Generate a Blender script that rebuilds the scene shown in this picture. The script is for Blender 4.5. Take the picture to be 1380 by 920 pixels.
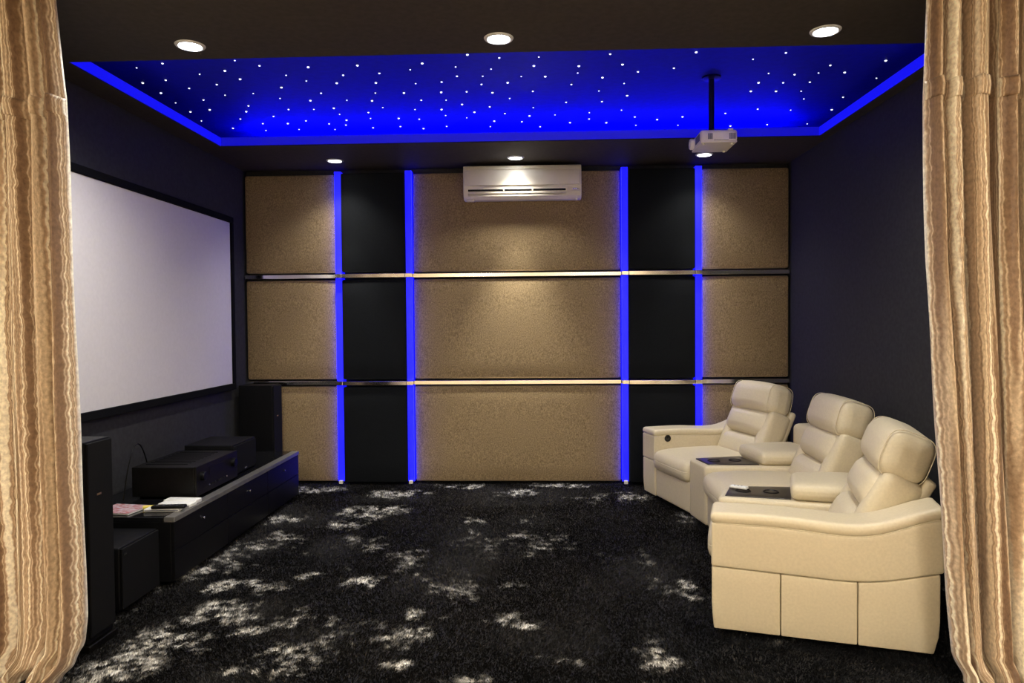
import bpy, bmesh, math
import numpy as np
from mathutils import Matrix, Vector

for o in list(bpy.data.objects):
    bpy.data.objects.remove(o, do_unlink=True)
SC = bpy.context.scene
COL = SC.collection
RAD = math.radians

# ------------------------------------------------------------------ camera
CAM_H = 1.387
yaw, pitch, roll = RAD(2.178), RAD(1.456), RAD(-0.459)
fw = Vector((-math.sin(yaw) * math.cos(pitch), math.cos(yaw) * math.cos(pitch), -math.sin(pitch)))
rt = Vector((math.cos(yaw), math.sin(yaw), 0))
dn = fw.cross(rt)
r2 = math.cos(roll) * rt - math.sin(roll) * dn
d2 = math.sin(roll) * rt + math.cos(roll) * dn
cd = bpy.data.cameras.new('camera')
cd.sensor_width = 36.0
cd.sensor_fit = 'HORIZONTAL'
cd.lens = 36.0 * 961.0 / 1380.0
cd.clip_start = 0.05
cam = bpy.data.objects.new('camera', cd)
COL.objects.link(cam)
m = Matrix.Identity(4)
for i in range(3):
    m[i][0], m[i][1], m[i][2] = r2[i], -d2[i], -fw[i]
m[2][3] = CAM_H
cam.matrix_world = m
SC.camera = cam

# ------------------------------------------------------------------ world, exposure, light levels
w = bpy.data.worlds.new('world')
SC.world = w
w.use_nodes = True
w.node_tree.nodes['Background'].inputs[0].default_value = (0.02, 0.02, 0.022, 1)
w.node_tree.nodes['Background'].inputs[1].default_value = 0.3
SC.view_settings.view_transform = 'Standard'
SC.view_settings.look = 'None'
SC.view_settings.gamma = 1.0
SC.view_settings.use_curve_mapping = False
SC.view_settings.exposure = 0.0
DOWNLIGHT_W = {'front': (170, 120, 85), 'back': (105, 245, 70)}     # left, centre, right
HALL_LAMP = 56.0            # emission of the lamps in the lit hall behind the camera
COVE_BACK, COVE_FRONT, COVE_SIDE, WALL_LED, WALL_TAPE = 70.0, 70.0, 0.85, 1.4, 12.0
BLUE = (0.004, 0.004, 1.0)

# ------------------------------------------------------------------ helpers
def link(o, parent=None):
    COL.objects.link(o)
    if parent is not None:
        o.parent = parent
    return o

def tag(o, label=None, cat=None, group=None, kind=None):
    if label: o['label'] = label
    if cat: o['category'] = cat
    if group: o['group'] = group
    if kind: o['kind'] = kind
    return o

def thing(name, label, cat, loc=(0, 0, 0), rz=0.0, group=None):
    o = bpy.data.objects.new(name, None)
    o.empty_display_size = 0.1
    o.location = loc
    o.rotation_euler = (0, 0, rz)
    link(o)
    return tag(o, label, cat, group)

def mesh_obj(name, verts, faces, mat, parent=None, smooth=False):
    me = bpy.data.meshes.new(name)
    me.from_pydata([tuple(v) for v in verts], [], faces)
    me.update()
    if smooth:
        me.polygons.foreach_set('use_smooth', [True] * len(me.polygons))
    me.materials.append(mat)
    return link(bpy.data.objects.new(name, me), parent)

class MB:
    """collects shapes that belong to ONE part"""
    def __init__(s): s.v, s.f = [], []
    def add(s, v, f):
        n = len(s.v)
        s.v += [tuple(p) for p in v]
        s.f += [tuple(i + n for i in q) for q in f]
        return s
    def box(s, x0, x1, y0, y1, z0, z1):
        return s.add([(x0, y0, z0), (x1, y0, z0), (x1, y1, z0), (x0, y1, z0), (x0, y0, z1), (x1, y0, z1), (x1, y1, z1), (x0, y1, z1)],
                     [(0, 3, 2, 1), (4, 5, 6, 7), (0, 1, 5, 4), (1, 2, 6, 5), (2, 3, 7, 6), (3, 0, 4, 7)])
    def lathe(s, prof, n=32, c=(0, 0, 0), axis='z', closed=True):
        v, f = [], []
        k = len(prof)
        for i in range(n):
            a = 2 * math.pi * i / n
            for r, h in prof:
                p = (r * math.cos(a), r * math.sin(a), h)
                if axis == 'x': p = (p[2], p[0], p[1])
                if axis == 'y': p = (p[0], p[2], p[1])
                v.append((p[0] + c[0], p[1] + c[1], p[2] + c[2]))
        for i in range(n):
            j = (i + 1) % n
            for q in range(k - 1):
                f.append((i * k + q, j * k + q, j * k + q + 1, i * k + q + 1))
        if closed:
            f.append(tuple(i * k for i in range(n))[::-1])
            f.append(tuple(i * k + k - 1 for i in range(n)))
        return s.add(v, f)
    def tube(s, pts, r, n=8):
        pts = [Vector(p) for p in pts]
        v, f = [], []
        for i, p in enumerate(pts):
            t = (pts[min(i + 1, len(pts) - 1)] - pts[max(i - 1, 0)]).normalized()
            a = t.cross(Vector((0, 0, 1)))
            if a.length < 1e-3: a = t.cross(Vector((1, 0, 0)))
            a.normalize(); b = t.cross(a)
            for k in range(n):
                g = 2 * math.pi * k / n
                v.append(p + r * (math.cos(g) * a + math.sin(g) * b))
        for i in range(len(pts) - 1):
            for k in range(n):
                f.append((i * n + k, i * n + (k + 1) % n, (i + 1) * n + (k + 1) % n, (i + 1) * n + k))
        f.append(tuple(range(n))[::-1]); f.append(tuple((len(pts) - 1) * n + k for k in range(n)))
        return s.add(v, f)
    def build(s, name, mat, parent=None, smooth=False, bevel=0.0):
        o = mesh_obj(name, s.v, s.f, mat, parent, smooth)
        if smooth:
            fix_normals(o)
        if bevel:
            b = o.modifiers.new('edge', 'BEVEL'); b.width = bevel; b.segments = 2; b.limit_method = 'ANGLE'
            b.harden_normals = False
        return o

def fix_normals(o):
    bm = bmesh.new(); bm.from_mesh(o.data)
    bmesh.ops.recalc_face_normals(bm, faces=bm.faces)
    for f in bm.faces: f.smooth = True
    for e in bm.edges:
        if len(e.link_faces) == 2 and e.calc_face_angle(0) > 0.7: e.smooth = False
    bm.to_mesh(o.data); bm.free()

def rbox(lo, hi, r=0.03, n=8, bulge=(0, 0, 0), fn=None):
    """rounded, optionally pillowed box; fn deforms the vertices. returns verts, faces"""
    lo, hi = np.array(lo, float), np.array(hi, float)
    c, h = (lo + hi) / 2, (hi - lo) / 2
    r = min(r, h.min() * 0.999)
    # grid coordinates packed near the edges so that the rounding is smooth
    def line(hh):
        inner = np.linspace(-(hh - r), hh - r, n)
        edge = r * (1 - np.cos(np.linspace(0, math.pi / 2, 4)))[:-1]
        return np.concatenate([-hh + edge, inner, (hh - edge)[::-1]])
    L = [line(h[i]) for i in range(3)]
    V, F, key = [], [], {}
    def vid(p):
        k = tuple(np.round(p, 6))
        if k not in key:
            key[k] = len(V); V.append(p)
        return key[k]
    for ax in range(3):
        a, b = (ax + 1) % 3, (ax + 2) % 3
        for sgn in (-1, 1):
            ids = np.empty((len(L[a]), len(L[b])), int)
            for i, x in enumerate(L[a]):
                for j, y in enumerate(L[b]):
                    p = np.zeros(3); p[ax] = sgn * h[ax]; p[a] = x; p[b] = y
                    ids[i, j] = vid(p)
            for i in range(len(L[a]) - 1):
                for j in range(len(L[b]) - 1):
                    q = (ids[i, j], ids[i + 1, j], ids[i + 1, j + 1], ids[i, j + 1])
                    F.append(tuple(int(k) for k in (q if sgn > 0 else q[::-1])))
    P = np.array(V)
    inner = np.clip(P, -(h - r), h - r)
    d = P - inner
    ln = np.linalg.norm(d, axis=1, keepdims=True); ln[ln == 0] = 1
    Q = inner + r * d / ln
    for ax in range(3):
        if bulge[ax]:
            a, b = (ax + 1) % 3, (ax + 2) % 3
            wgt = np.clip(1 - (Q[:, a] / h[a]) ** 2, 0, 1) * np.clip(1 - (Q[:, b] / h[b]) ** 2, 0, 1)
            Q[:, ax] += np.sign(Q[:, ax]) * bulge[ax] * wgt ** 0.7 * (np.abs(Q[:, ax]) / h[ax])
    Q += c
    if fn is not None: Q = fn(Q)
    return Q, F

def cushion(name, lo, hi, mat, parent, r=0.03, n=8, bulge=(0, 0, 0), fn=None):
    v, f = rbox(lo, hi, r, n, bulge, fn)
    return mesh_obj(name, v, f, mat, parent, smooth=True)

# ------------------------------------------------------------------ materials
def mat(name, color=(0.8, 0.8, 0.8), rough=0.5, metal=0.0, emis=None, strength=0.0, spec=0.5, sheen=0.0, coat=0.0):
    mt = bpy.data.materials.new(name)
    mt.use_nodes = True
    b = mt.node_tree.nodes['Principled BSDF']
    b.inputs['Base Color'].default_value = (*color, 1)
    b.inputs['Roughness'].default_value = rough
    b.inputs['Metallic'].default_value = metal
    b.inputs['Specular IOR Level'].default_value = spec
    if sheen:
        b.inputs['Sheen Weight'].default_value = sheen
        b.inputs['Sheen Roughness'].default_value = 0.4
    if coat: b.inputs['Coat Weight'].default_value = coat
    if emis:
        b.inputs['Emission Color'].default_value = (*emis, 1)
        b.inputs['Emission Strength'].default_value = strength
    return mt

def nodes(mt): return mt.node_tree.nodes, mt.node_tree.links, mt.node_tree.nodes['Principled BSDF']

def grain(mt, c0, c1, scale, stretch=(1, 1, 1), bump=0.2, dist=0.002, lo=0.35, hi=0.65, detail=6, coord='Object'):
    N, Lk, b = nodes(mt)
    tc = N.new('ShaderNodeTexCoord'); mp = N.new('ShaderNodeMapping'); mp.inputs['Scale'].default_value = stretch
    ns = N.new('ShaderNodeTexNoise'); ns.inputs['Scale'].default_value = scale; ns.inputs['Detail'].default_value = detail
    rp = N.new('ShaderNodeValToRGB')
    rp.color_ramp.elements[0].position, rp.color_ramp.elements[1].position = lo, hi
    rp.color_ramp.elements[0].color, rp.color_ramp.elements[1].color = (*c0, 1), (*c1, 1)
    bp = N.new('ShaderNodeBump'); bp.inputs['Strength'].default_value = bump; bp.inputs['Distance'].default_value = dist
    Lk.new(tc.outputs[coord], mp.inputs[0]); Lk.new(mp.outputs[0], ns.inputs['Vector'])
    Lk.new(ns.outputs[0], rp.inputs[0]); Lk.new(rp.outputs[0], b.inputs['Base Color'])
    Lk.new(ns.outputs[0], bp.inputs['Height']); Lk.new(bp.outputs[0], b.inputs['Normal'])
    return mt

M = {}
M['wall_black'] = grain(mat('black_wall_paint', rough=0.75, spec=0.25), (0.026, 0.026, 0.028), (0.036, 0.036, 0.038), 40, bump=0.1)
M['ceil_black'] = grain(mat('black_ceiling_paint', rough=0.7, spec=0.25), (0.040, 0.034, 0.026), (0.052, 0.045, 0.035), 30, bump=0.08)
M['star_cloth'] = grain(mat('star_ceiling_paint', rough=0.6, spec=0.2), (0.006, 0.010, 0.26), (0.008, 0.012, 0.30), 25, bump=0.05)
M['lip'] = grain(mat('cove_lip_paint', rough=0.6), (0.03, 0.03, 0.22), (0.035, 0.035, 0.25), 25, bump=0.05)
M['cream_wall'] = grain(mat('cream_hall_paint', rough=0.8), (0.80, 0.74, 0.63), (0.84, 0.78, 0.67), 30, bump=0.1)
M['brown'] = grain(mat('brown_woven_fabric', rough=0.9, spec=0.15, sheen=0.15), (0.15, 0.103, 0.054), (0.385, 0.282, 0.150), 150, (1.0, 1, 0.6), 0.4, 0.002, 0.3, 0.72)
M['blackcloth'] = grain(mat('black_panel_fabric', rough=0.85, spec=0.12), (0.004, 0.005, 0.006), (0.009, 0.010, 0.012), 220, bump=0.3)
M['metal'] = mat('champagne_metal', (0.98, 0.94, 0.84), 0.10, 1.0)
M['leather'] = grain(mat('cream_leather', rough=0.42, spec=0.45), (0.60, 0.52, 0.365), (0.65, 0.565, 0.40), 90, bump=0.12, dist=0.0015)
M['stitch'] = mat('leather_stitching', (0.42, 0.34, 0.22), 0.6)
M['tray'] = grain(mat('dark_tray_plastic', rough=0.3), (0.02, 0.016, 0.012), (0.035, 0.028, 0.02), 60, bump=0.05)
M['blackplastic'] = grain(mat('black_plastic', rough=0.4, spec=0.2), (0.002, 0.0018, 0.0015), (0.005, 0.0045, 0.004), 80, bump=0.05)
M['blackwood'] = grain(mat('black_wood_veneer', rough=0.4, spec=0.18), (0.002, 0.002, 0.0025), (0.005, 0.005, 0.0055), 12, (1, 12, 12), 0.1)
M['blackash'] = grain(mat('black_ash_vinyl', rough=0.5, spec=0.18), (0.002, 0.002, 0.0025), (0.005, 0.005, 0.006), 30, (8, 8, 1), 0.15)
M['grille'] = grain(mat('speaker_grille_cloth', rough=0.85, spec=0.15), (0.003, 0.003, 0.0035), (0.006, 0.006, 0.007), 400, bump=0.3)
M['glossblack'] = mat('black_glass', (0.006, 0.006, 0.007), 0.12, spec=0.6)
M['rim'] = grain(mat('grey_satin_edge', rough=0.32), (0.10, 0.095, 0.09), (0.13, 0.125, 0.12), 30, bump=0.05)
M['darkmetal'] = mat('dark_steel', (0.03, 0.03, 0.032), 0.35, 1.0)
M['chrome'] = mat('chrome', (0.8, 0.8, 0.8), 0.15, 1.0)
M['brass'] = mat('brass_badge', (0.8, 0.6, 0.35), 0.3, 1.0)
M['white'] = grain(mat('white_plastic', rough=0.4), (0.72, 0.68, 0.60), (0.76, 0.72, 0.64), 20, bump=0.02)
M['ac'] = grain(mat('ivory_plastic', rough=0.35), (0.74, 0.68, 0.56), (0.78, 0.72, 0.60), 15, bump=0.02)
M['greyvent'] = mat('grey_vent', (0.12, 0.12, 0.17), 0.5)
M['screen'] = grain(mat('matt_white_screen', rough=0.9, spec=0.1), (0.66, 0.63, 0.645), (0.69, 0.66, 0.675), 50, bump=0.02)
M['velvet'] = grain(mat('black_velvet', rough=0.95, spec=0.1), (0.003, 0.003, 0.004), (0.006, 0.006, 0.007), 200, bump=0.1)
M['paper'] = mat('white_card', (0.75, 0.75, 0.72), 0.5)
M['yellow'] = mat('yellow_card', (0.8, 0.65, 0.1), 0.5)
M['cover'] = grain(mat('printed_cover', rough=0.4), (0.35, 0.05, 0.05), (0.55, 0.5, 0.55), 35, (1, 4, 1), 0.0, lo=0.45, hi=0.55)
M['hallfloor'] = grain(mat('hall_floor', rough=0.35), (0.40, 0.31, 0.20), (0.48, 0.38, 0.26), 6, bump=0.02)
M['led_back'] = mat('blue_led', (0.02, 0.02, 0.1), 0.5, emis=BLUE, strength=COVE_BACK)
M['led_front'] = mat('blue_led_front', (0.02, 0.02, 0.1), 0.5, emis=BLUE, strength=COVE_FRONT)
M['led_side'] = mat('blue_led_diffuser', (0.02, 0.02, 0.1), 0.5, emis=BLUE, strength=COVE_SIDE)
M['led_wall'] = mat('blue_led_column', (0.02, 0.02, 0.1), 0.5, emis=BLUE, strength=WALL_LED)
M['lip_glow'] = mat('blue_lip_glow', (0.02, 0.02, 0.1), 0.5, emis=BLUE, strength=0.5)  # emission stands in for blue light falling on the back lip
M['led_tape'] = mat('blue_led_tape', (0.02, 0.02, 0.1), 0.5, emis=BLUE, strength=WALL_TAPE)
M['star'] = mat('star_fibre_tip', (0.9, 0.9, 1), 0.5, emis=(0.9, 0.93, 1.0), strength=2.2)
M['star'].cycles.emission_sampling = 'NONE'
M['lamp'] = mat('lamp_lens', (0.9, 0.9, 0.9), 0.5, emis=(0.95, 0.98, 1.0), strength=25)
M['lamp'].cycles.emission_sampling = 'NONE'
M['lamp_ring'] = mat('lamp_ring_enamel', (0.75, 0.77, 0.8), 0.35)
M['hall_lamp'] = mat('hall_lamp_diffuser', (0.9, 0.9, 0.9), 0.5, emis=(1.0, 0.92, 0.78), strength=HALL_LAMP)

# curtain: wavy woven stripes along the cloth (UV in metres)
def curtain_mat():
    mt = mat('striped_curtain_velvet', rough=0.5, spec=0.35, sheen=0.25)
    N, Lk, b = nodes(mt)
    uv = N.new('ShaderNodeUVMap'); uv.uv_map = 'UVMap'
    sep = N.new('ShaderNodeSeparateXYZ'); Lk.new(uv.outputs[0], sep.inputs[0])
    # ripple of the stripe edges
    rn = N.new('ShaderNodeTexNoise'); rn.inputs['Scale'].default_value = 22; rn.inputs['Detail'].default_value = 2
    Lk.new(uv.outputs[0], rn.inputs['Vector'])
    wv = N.new('ShaderNodeMath'); wv.operation = 'MULTIPLY_ADD'; wv.inputs[1].default_value = 0.012
    Lk.new(rn.outputs[0], wv.inputs[0]); Lk.new(sep.outputs[0], wv.inputs[2])
    cb = N.new('ShaderNodeCombineXYZ'); Lk.new(wv.outputs[0], cb.inputs[0])
    vs = N.new('ShaderNodeMath'); vs.operation = 'MULTIPLY'; vs.inputs[1].default_value = 0.004
    Lk.new(sep.outputs[1], vs.inputs[0]); Lk.new(vs.outputs[0], cb.inputs[1])
    st = N.new('ShaderNodeTexNoise'); st.inputs['Scale'].default_value = 23; st.inputs['Detail'].default_value = 1.2; st.inputs['Roughness'].default_value = 0.65
    Lk.new(cb.outputs[0], st.inputs['Vector'])
    rp = N.new('ShaderNodeValToRGB'); cr = rp.color_ramp
    cr.elements[0].position = 0.30; cr.elements[0].color = (0.17, 0.10, 0.058, 1)
    cr.elements[1].position = 0.72; cr.elements[1].color = (0.93, 0.86, 0.70, 1)
    for pos, c in ((0.385, (0.27, 0.17, 0.10)), (0.41, (0.66, 0.52, 0.36)), (0.435, (0.33, 0.22, 0.135)), (0.465, (0.52, 0.37, 0.24)), (0.485, (0.86, 0.77, 0.60)), (0.515, (0.90, 0.82, 0.65)), (0.53, (0.42, 0.28, 0.175)), (0.56, (0.60, 0.45, 0.30)), (0.585, (0.28, 0.175, 0.105)), (0.61, (0.75, 0.62, 0.44)), (0.65, (0.45, 0.31, 0.20))):
        e = cr.elements.new(pos); e.color = (*c, 1)
    ct = N.new('ShaderNodeMath'); ct.operation = 'MULTIPLY_ADD'; ct.inputs[1].default_value = 1.5; ct.inputs[2].default_value = -0.235
    Lk.new(st.outputs[0], ct.inputs[0]); Lk.new(ct.outputs[0], rp.inputs[0])
    # crushed-pile flecks
    mp = N.new('ShaderNodeMapping'); mp.inputs['Scale'].default_value = (220, 60, 1); Lk.new(uv.outputs[0], mp.inputs[0])
    fl = N.new('ShaderNodeTexNoise'); fl.inputs['Scale'].default_value = 1.0; fl.inputs['Detail'].default_value = 4
    Lk.new(mp.outputs[0], fl.inputs['Vector'])
    fr = N.new('ShaderNodeValToRGB'); fr.color_ramp.elements[0].position = 0.3; fr.color_ramp.elements[1].position = 0.7
    fr.color_ramp.elements[0].color = (0.75, 0.73, 0.71, 1); fr.color_ramp.elements[1].color = (1.25, 1.25, 1.25, 1)
    Lk.new(fl.outputs[0], fr.inputs[0])
    mx = N.new('ShaderNodeMix'); mx.data_type = 'RGBA'; mx.blend_type = 'MULTIPLY'; mx.inputs[0].default_value = 1
    Lk.new(rp.outputs[0], mx.inputs[6]); Lk.new(fr.outputs[0], mx.inputs[7]); Lk.new(mx.outputs[2], b.inputs['Base Color'])
    ad = N.new('ShaderNodeMath'); ad.operation = 'MULTIPLY_ADD'; ad.inputs[1].default_value = 0.25
    Lk.new(fl.outputs[0], ad.inputs[0]); Lk.new(st.outputs[0], ad.inputs[2])
    bp = N.new('ShaderNodeBump'); bp.inputs['Strength'].default_value = 0.7; bp.inputs['Distance'].default_value = 0.012
    Lk.new(ad.outputs[0], bp.inputs['Height']); Lk.new(bp.outputs[0], b.inputs['Normal'])
    return mt
M['curtain'] = curtain_mat()

# carpet: dyed pile, colour carried per point
def carpet_mat():
    mt = mat('shag_carpet', rough=0.55, spec=0.3)
    N, Lk, b = nodes(mt)
    at = N.new('ShaderNodeVertexColor'); at.layer_name = 'dye'
    Lk.new(at.outputs[0], b.inputs['Base Color'])
    return mt
M['carpet'] = carpet_mat()

# ------------------------------------------------------------------ layout constants (metres; floor z = 0, camera above the origin)
XL, XR, YB, YF = -2.56, 2.13, 6.20, 2.58        # side walls, back wall, edge towards the hall
ZS = 2.73                                       # dropped ceiling
OX0, OX1, OY0, OY1 = -2.38, 2.05, 3.57, 5.30    # opening of the star recess
LIP, ZSTAR = 2.797, 2.93
STARS = [(-2.39, 4.21), (-2.20, 4.15), (-2.50, 4.47), (-2.33, 4.43), (-2.49, 4.67), (-2.50, 4.88), (-2.50, 5.09), (-2.53, 5.32), (-2.26, 4.59), (-2.07, 4.34), (-2.28, 4.83), (-2.34, 5.05), (-2.05, 4.53), (-1.89, 4.29), (-1.76, 4.13), (-1.86, 4.44), (-2.09, 4.74), (-1.65, 4.22), (-1.89, 4.72), (-2.03, 4.98), (-2.10, 5.11), (-2.22, 5.29), (-2.38, 5.53), (-1.55, 4.39), (-1.66, 4.61), (-1.75, 4.83), (-1.95, 5.24), (-2.15, 5.61), (-1.78, 5.08), (-1.91, 5.43), (-2.10, 5.42), (-1.37, 4.26), (-1.46, 4.50), (-1.56, 4.89), (-1.60, 5.09), (-1.75, 5.37), (-1.88, 5.60), (-1.44, 4.74), (-1.28, 4.55), (-1.20, 4.41), (-1.07, 4.25), (-1.31, 4.90), (-1.45, 5.07), (-1.45, 5.22), (-1.60, 5.46), (-1.60, 5.62), (-1.48, 5.50), (-1.44, 5.37), (-0.97, 4.39), (-1.03, 4.56), (-1.08, 4.76), (-1.14, 4.92), (-1.10, 5.08), (-1.23, 5.19), (-1.25, 5.34), (-1.29, 5.59), (-1.04, 5.35), (-1.07, 5.57), (-0.89, 4.77), (-0.77, 4.34), (-0.68, 4.24), (-0.78, 4.59), (-0.80, 4.93), (-0.88, 5.14), (-0.89, 5.38), (-0.90, 5.64), (-0.61, 4.57), (-0.64, 4.77), (-0.63, 4.94), (-0.69, 5.15), (-0.68, 5.30), (-0.71, 5.59), (-0.49, 4.31), (-0.50, 4.47), (-0.40, 4.12), (-0.47, 4.77), (-0.53, 5.04), (-0.53, 5.37), (-0.46, 5.23), (-0.34, 4.48), (-0.36, 4.63), (-0.28, 4.36), (-0.22, 4.18), (-0.30, 4.80), (-0.34, 5.11), (-0.33, 5.47), (-0.37, 5.62), (-0.19, 4.61), (-0.19, 4.93), (-0.24, 5.28), (-0.10, 4.50), (-0.12, 5.50), (-0.06, 5.35), (-0.03, 4.79), (-0.02, 4.32), (0.01, 4.18), (0.05, 4.51), (-0.03, 5.15), (0.02, 5.65), (0.13, 5.34), (0.20, 5.04), (0.25, 5.55), (0.22, 4.67), (0.25, 4.34), (0.25, 4.46), (0.41, 4.55), (0.41, 4.81), (0.45, 5.04), (0.38, 5.30), (0.39, 5.46), (0.53, 5.57), (0.42, 4.16), (0.51, 4.33), (0.56, 4.67), (0.61, 4.92), (0.61, 5.25), (0.73, 5.43), (0.77, 5.66), (0.62, 4.46), (0.91, 5.51), (0.83, 4.41), (1.09, 5.45), (1.10, 5.68), (0.91, 4.16), (1.27, 4.29), (1.43, 4.20), (1.44, 4.54), (1.61, 4.57), (1.43, 4.71), (1.59, 4.72), (1.60, 4.89), (1.77, 4.90), (1.43, 4.88), (1.85, 5.07), (1.76, 4.72), (1.75, 4.55), (1.77, 4.42), (1.91, 4.55), (2.11, 5.05), (2.07, 4.36), (2.16, 4.67), (2.15, 5.34), (1.85, 5.33), (1.80, 5.71), (2.11, 5.71), (1.39, 5.38), (1.52, 5.73), (1.60, 5.29)]
PATCHES = [(-1.54, 3.36, 0.20, 0.16, 0.90), (-1.64, 3.04, 0.20, 0.18, 0.95), (-1.70, 2.83, 0.15, 0.13, 1.00), (-1.51, 3.70, 0.16, 0.11, 0.70), (-1.29, 3.87, 0.10, 0.08, 0.70), (-1.25, 5.20, 0.25, 0.19, 1.00), (-1.34, 4.90, 0.16, 0.15, 0.90), (-1.17, 5.77, 0.31, 0.15, 0.90), (-1.92, 5.90, 0.25, 0.16, 0.80), (-1.82, 4.99, 0.21, 0.15, 0.60), (-1.79, 4.40, 0.14, 0.12, 0.50), (-0.93, 3.77, 0.16, 0.10, 0.90), (-0.60, 3.40, 0.05, 0.08, 1.00), (-0.56, 3.13, 0.17, 0.12, 0.60), (-0.46, 5.00, 0.11, 0.15, 0.50), (-0.65, 6.04, 0.25, 0.11, 0.70), (-0.14, 5.80, 0.15, 0.13, 0.80), (0.20, 6.04, 0.31, 0.11, 0.50), (-0.10, 3.30, 0.21, 0.12, 0.40), (-0.05, 3.22, 0.06, 0.05, 0.70), (0.47, 2.91, 0.09, 0.12, 0.90), (0.78, 3.74, 0.05, 0.10, 0.90), (0.77, 3.59, 0.04, 0.05, 0.80), (0.75, 5.66, 0.18, 0.19, 0.50), (-1.20, 3.32, 0.11, 0.14, 0.70), (-1.10, 2.94, 0.14, 0.11, 0.80), (-1.13, 2.78, 0.18, 0.07, 1.00), (-0.49, 4.27, 0.05, 0.07, 0.30), (-0.15, 3.73, 0.12, 0.11, 0.35), (-0.26, 2.74, 0.17, 0.06, 0.50), (-0.57, 2.86, 0.08, 0.06, 0.60), (-0.98, 3.24, 0.05, 0.11, 0.40), (-1.05, 4.33, 0.07, 0.09, 0.60), (-1.17, 5.20, 0.11, 0.29, 0.60), (-0.04, 5.01, 0.16, 0.17, 0.35), (0.09, 2.90, 0.18, 0.06, 0.30), (-1.96, 3.92, 0.13, 0.19, 0.70), (-1.69, 3.70, 0.12, 0.11, 0.70), (-1.80, 2.74, 0.12, 0.12, 0.90), (-0.80, 3.02, 0.13, 0.07, 0.40), (-1.36, 3.20, 0.10, 0.08, 0.60)]

# ================================================================== SETTING
# --- carpet dye: value noise in numpy
rng = np.random.default_rng(7)
def vnoise(x, y, seed):
    g = np.random.default_rng(seed).random((256, 256))
    xi, yi = np.floor(x).astype(int), np.floor(y).astype(int)
    fx, fy = x - xi, y - yi
    fx, fy = fx * fx * (3 - 2 * fx), fy * fy * (3 - 2 * fy)
    a, b_, c, d = g[xi % 256, yi % 256], g[(xi + 1) % 256, yi % 256], g[xi % 256, (yi + 1) % 256], g[(xi + 1) % 256, (yi + 1) % 256]
    return (a * (1 - fx) + b_ * fx) * (1 - fy) + (c * (1 - fx) + d * fx) * fy
def fbm(x, y, sc, seed, oct=4, gain=0.55):
    t, a, n = 0, 1.0, 0
    for k in range(oct):
        t = t + a * vnoise(x * sc * 2 ** k + 17.3 * k, y * sc * 2 ** k + 5.1 * k, seed + k); n += a; a *= gain
    return t / n
def dye(x, y):
    wx, wy = x + 0.10 * (fbm(x, y, 3, 50) - 0.5), y + 0.16 * (fbm(x, y, 3, 60) - 0.5)
    mk = np.zeros_like(x)
    for px, py, ex, ey, s in PATCHES:
        mk = np.maximum(mk, s * np.exp(-0.7 * (((wx - px) / (0.72 * ex)) ** 2 + ((wy - py) / (0.72 * ey)) ** 2)))
    f = fbm(x, y * 0.7, 9, 11, 5, 0.7)
    gen = np.clip((fbm(x, y * 0.8, 2.2, 31, 3) - 0.50) * 3.0, 0, 1) * 0.32
    f2 = fbm(x * 0.8, y, 22, 211, 3, 0.7)
    k = np.clip((np.maximum(mk, gen) * 1.25 * (1 + (f - 0.5) * 3.0 + (f2 - 0.5) * 4.0) - 0.30) * 1.5, 0, 1)
    fine = fbm(x, y, 40, 77, 3, 0.8)
    k = k * np.clip(2.6 * (fine - 0.36), 0.04, 1.1)
    base = 0.0035 + 0.010 * np.clip((f - 0.35) * 2, 0, 1) * fine
    warm = fbm(x, y, 1.3, 91, 2)
    col = np.stack([base * (0.9 + 0.5 * warm) + k * 0.85, base * (0.95 + 0.15 * warm) + k * 0.83, base * (1.25 - 0.4 * warm) + k * 0.78], 1)
    return np.clip(col, 0, 1)

def color_attr(me, col):
    a = me.color_attributes.new('dye', 'FLOAT_COLOR', 'POINT')
    a.data.foreach_set('color', np.concatenate([col, np.ones((len(col), 1))], 1).astype(np.float32).ravel())

def grid_floor():
    nx, ny = 300, 240
    xs, ys = np.linspace(XL, XR, nx), np.linspace(YF, YB, ny)
    X, Y = np.meshgrid(xs, ys, indexing='ij'); X, Y = X.ravel(), Y.ravel()
    Z = 0.004 * (fbm(X, Y, 20, 5, 3) - 1.0)
    idx = np.arange(nx * ny).reshape(nx, ny)
    q = np.stack([idx[:-1, :-1], idx[1:, :-1], idx[1:, 1:], idx[:-1, 1:]], -1).reshape(-1, 4)
    o = mesh_obj('floor', np.stack([X, Y, Z], 1).tolist(), q.tolist(), M['carpet'], smooth=True)
    color_attr(o.data, dye(X, Y))
    return tag(o, kind='structure')
floor = grid_floor()

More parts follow.
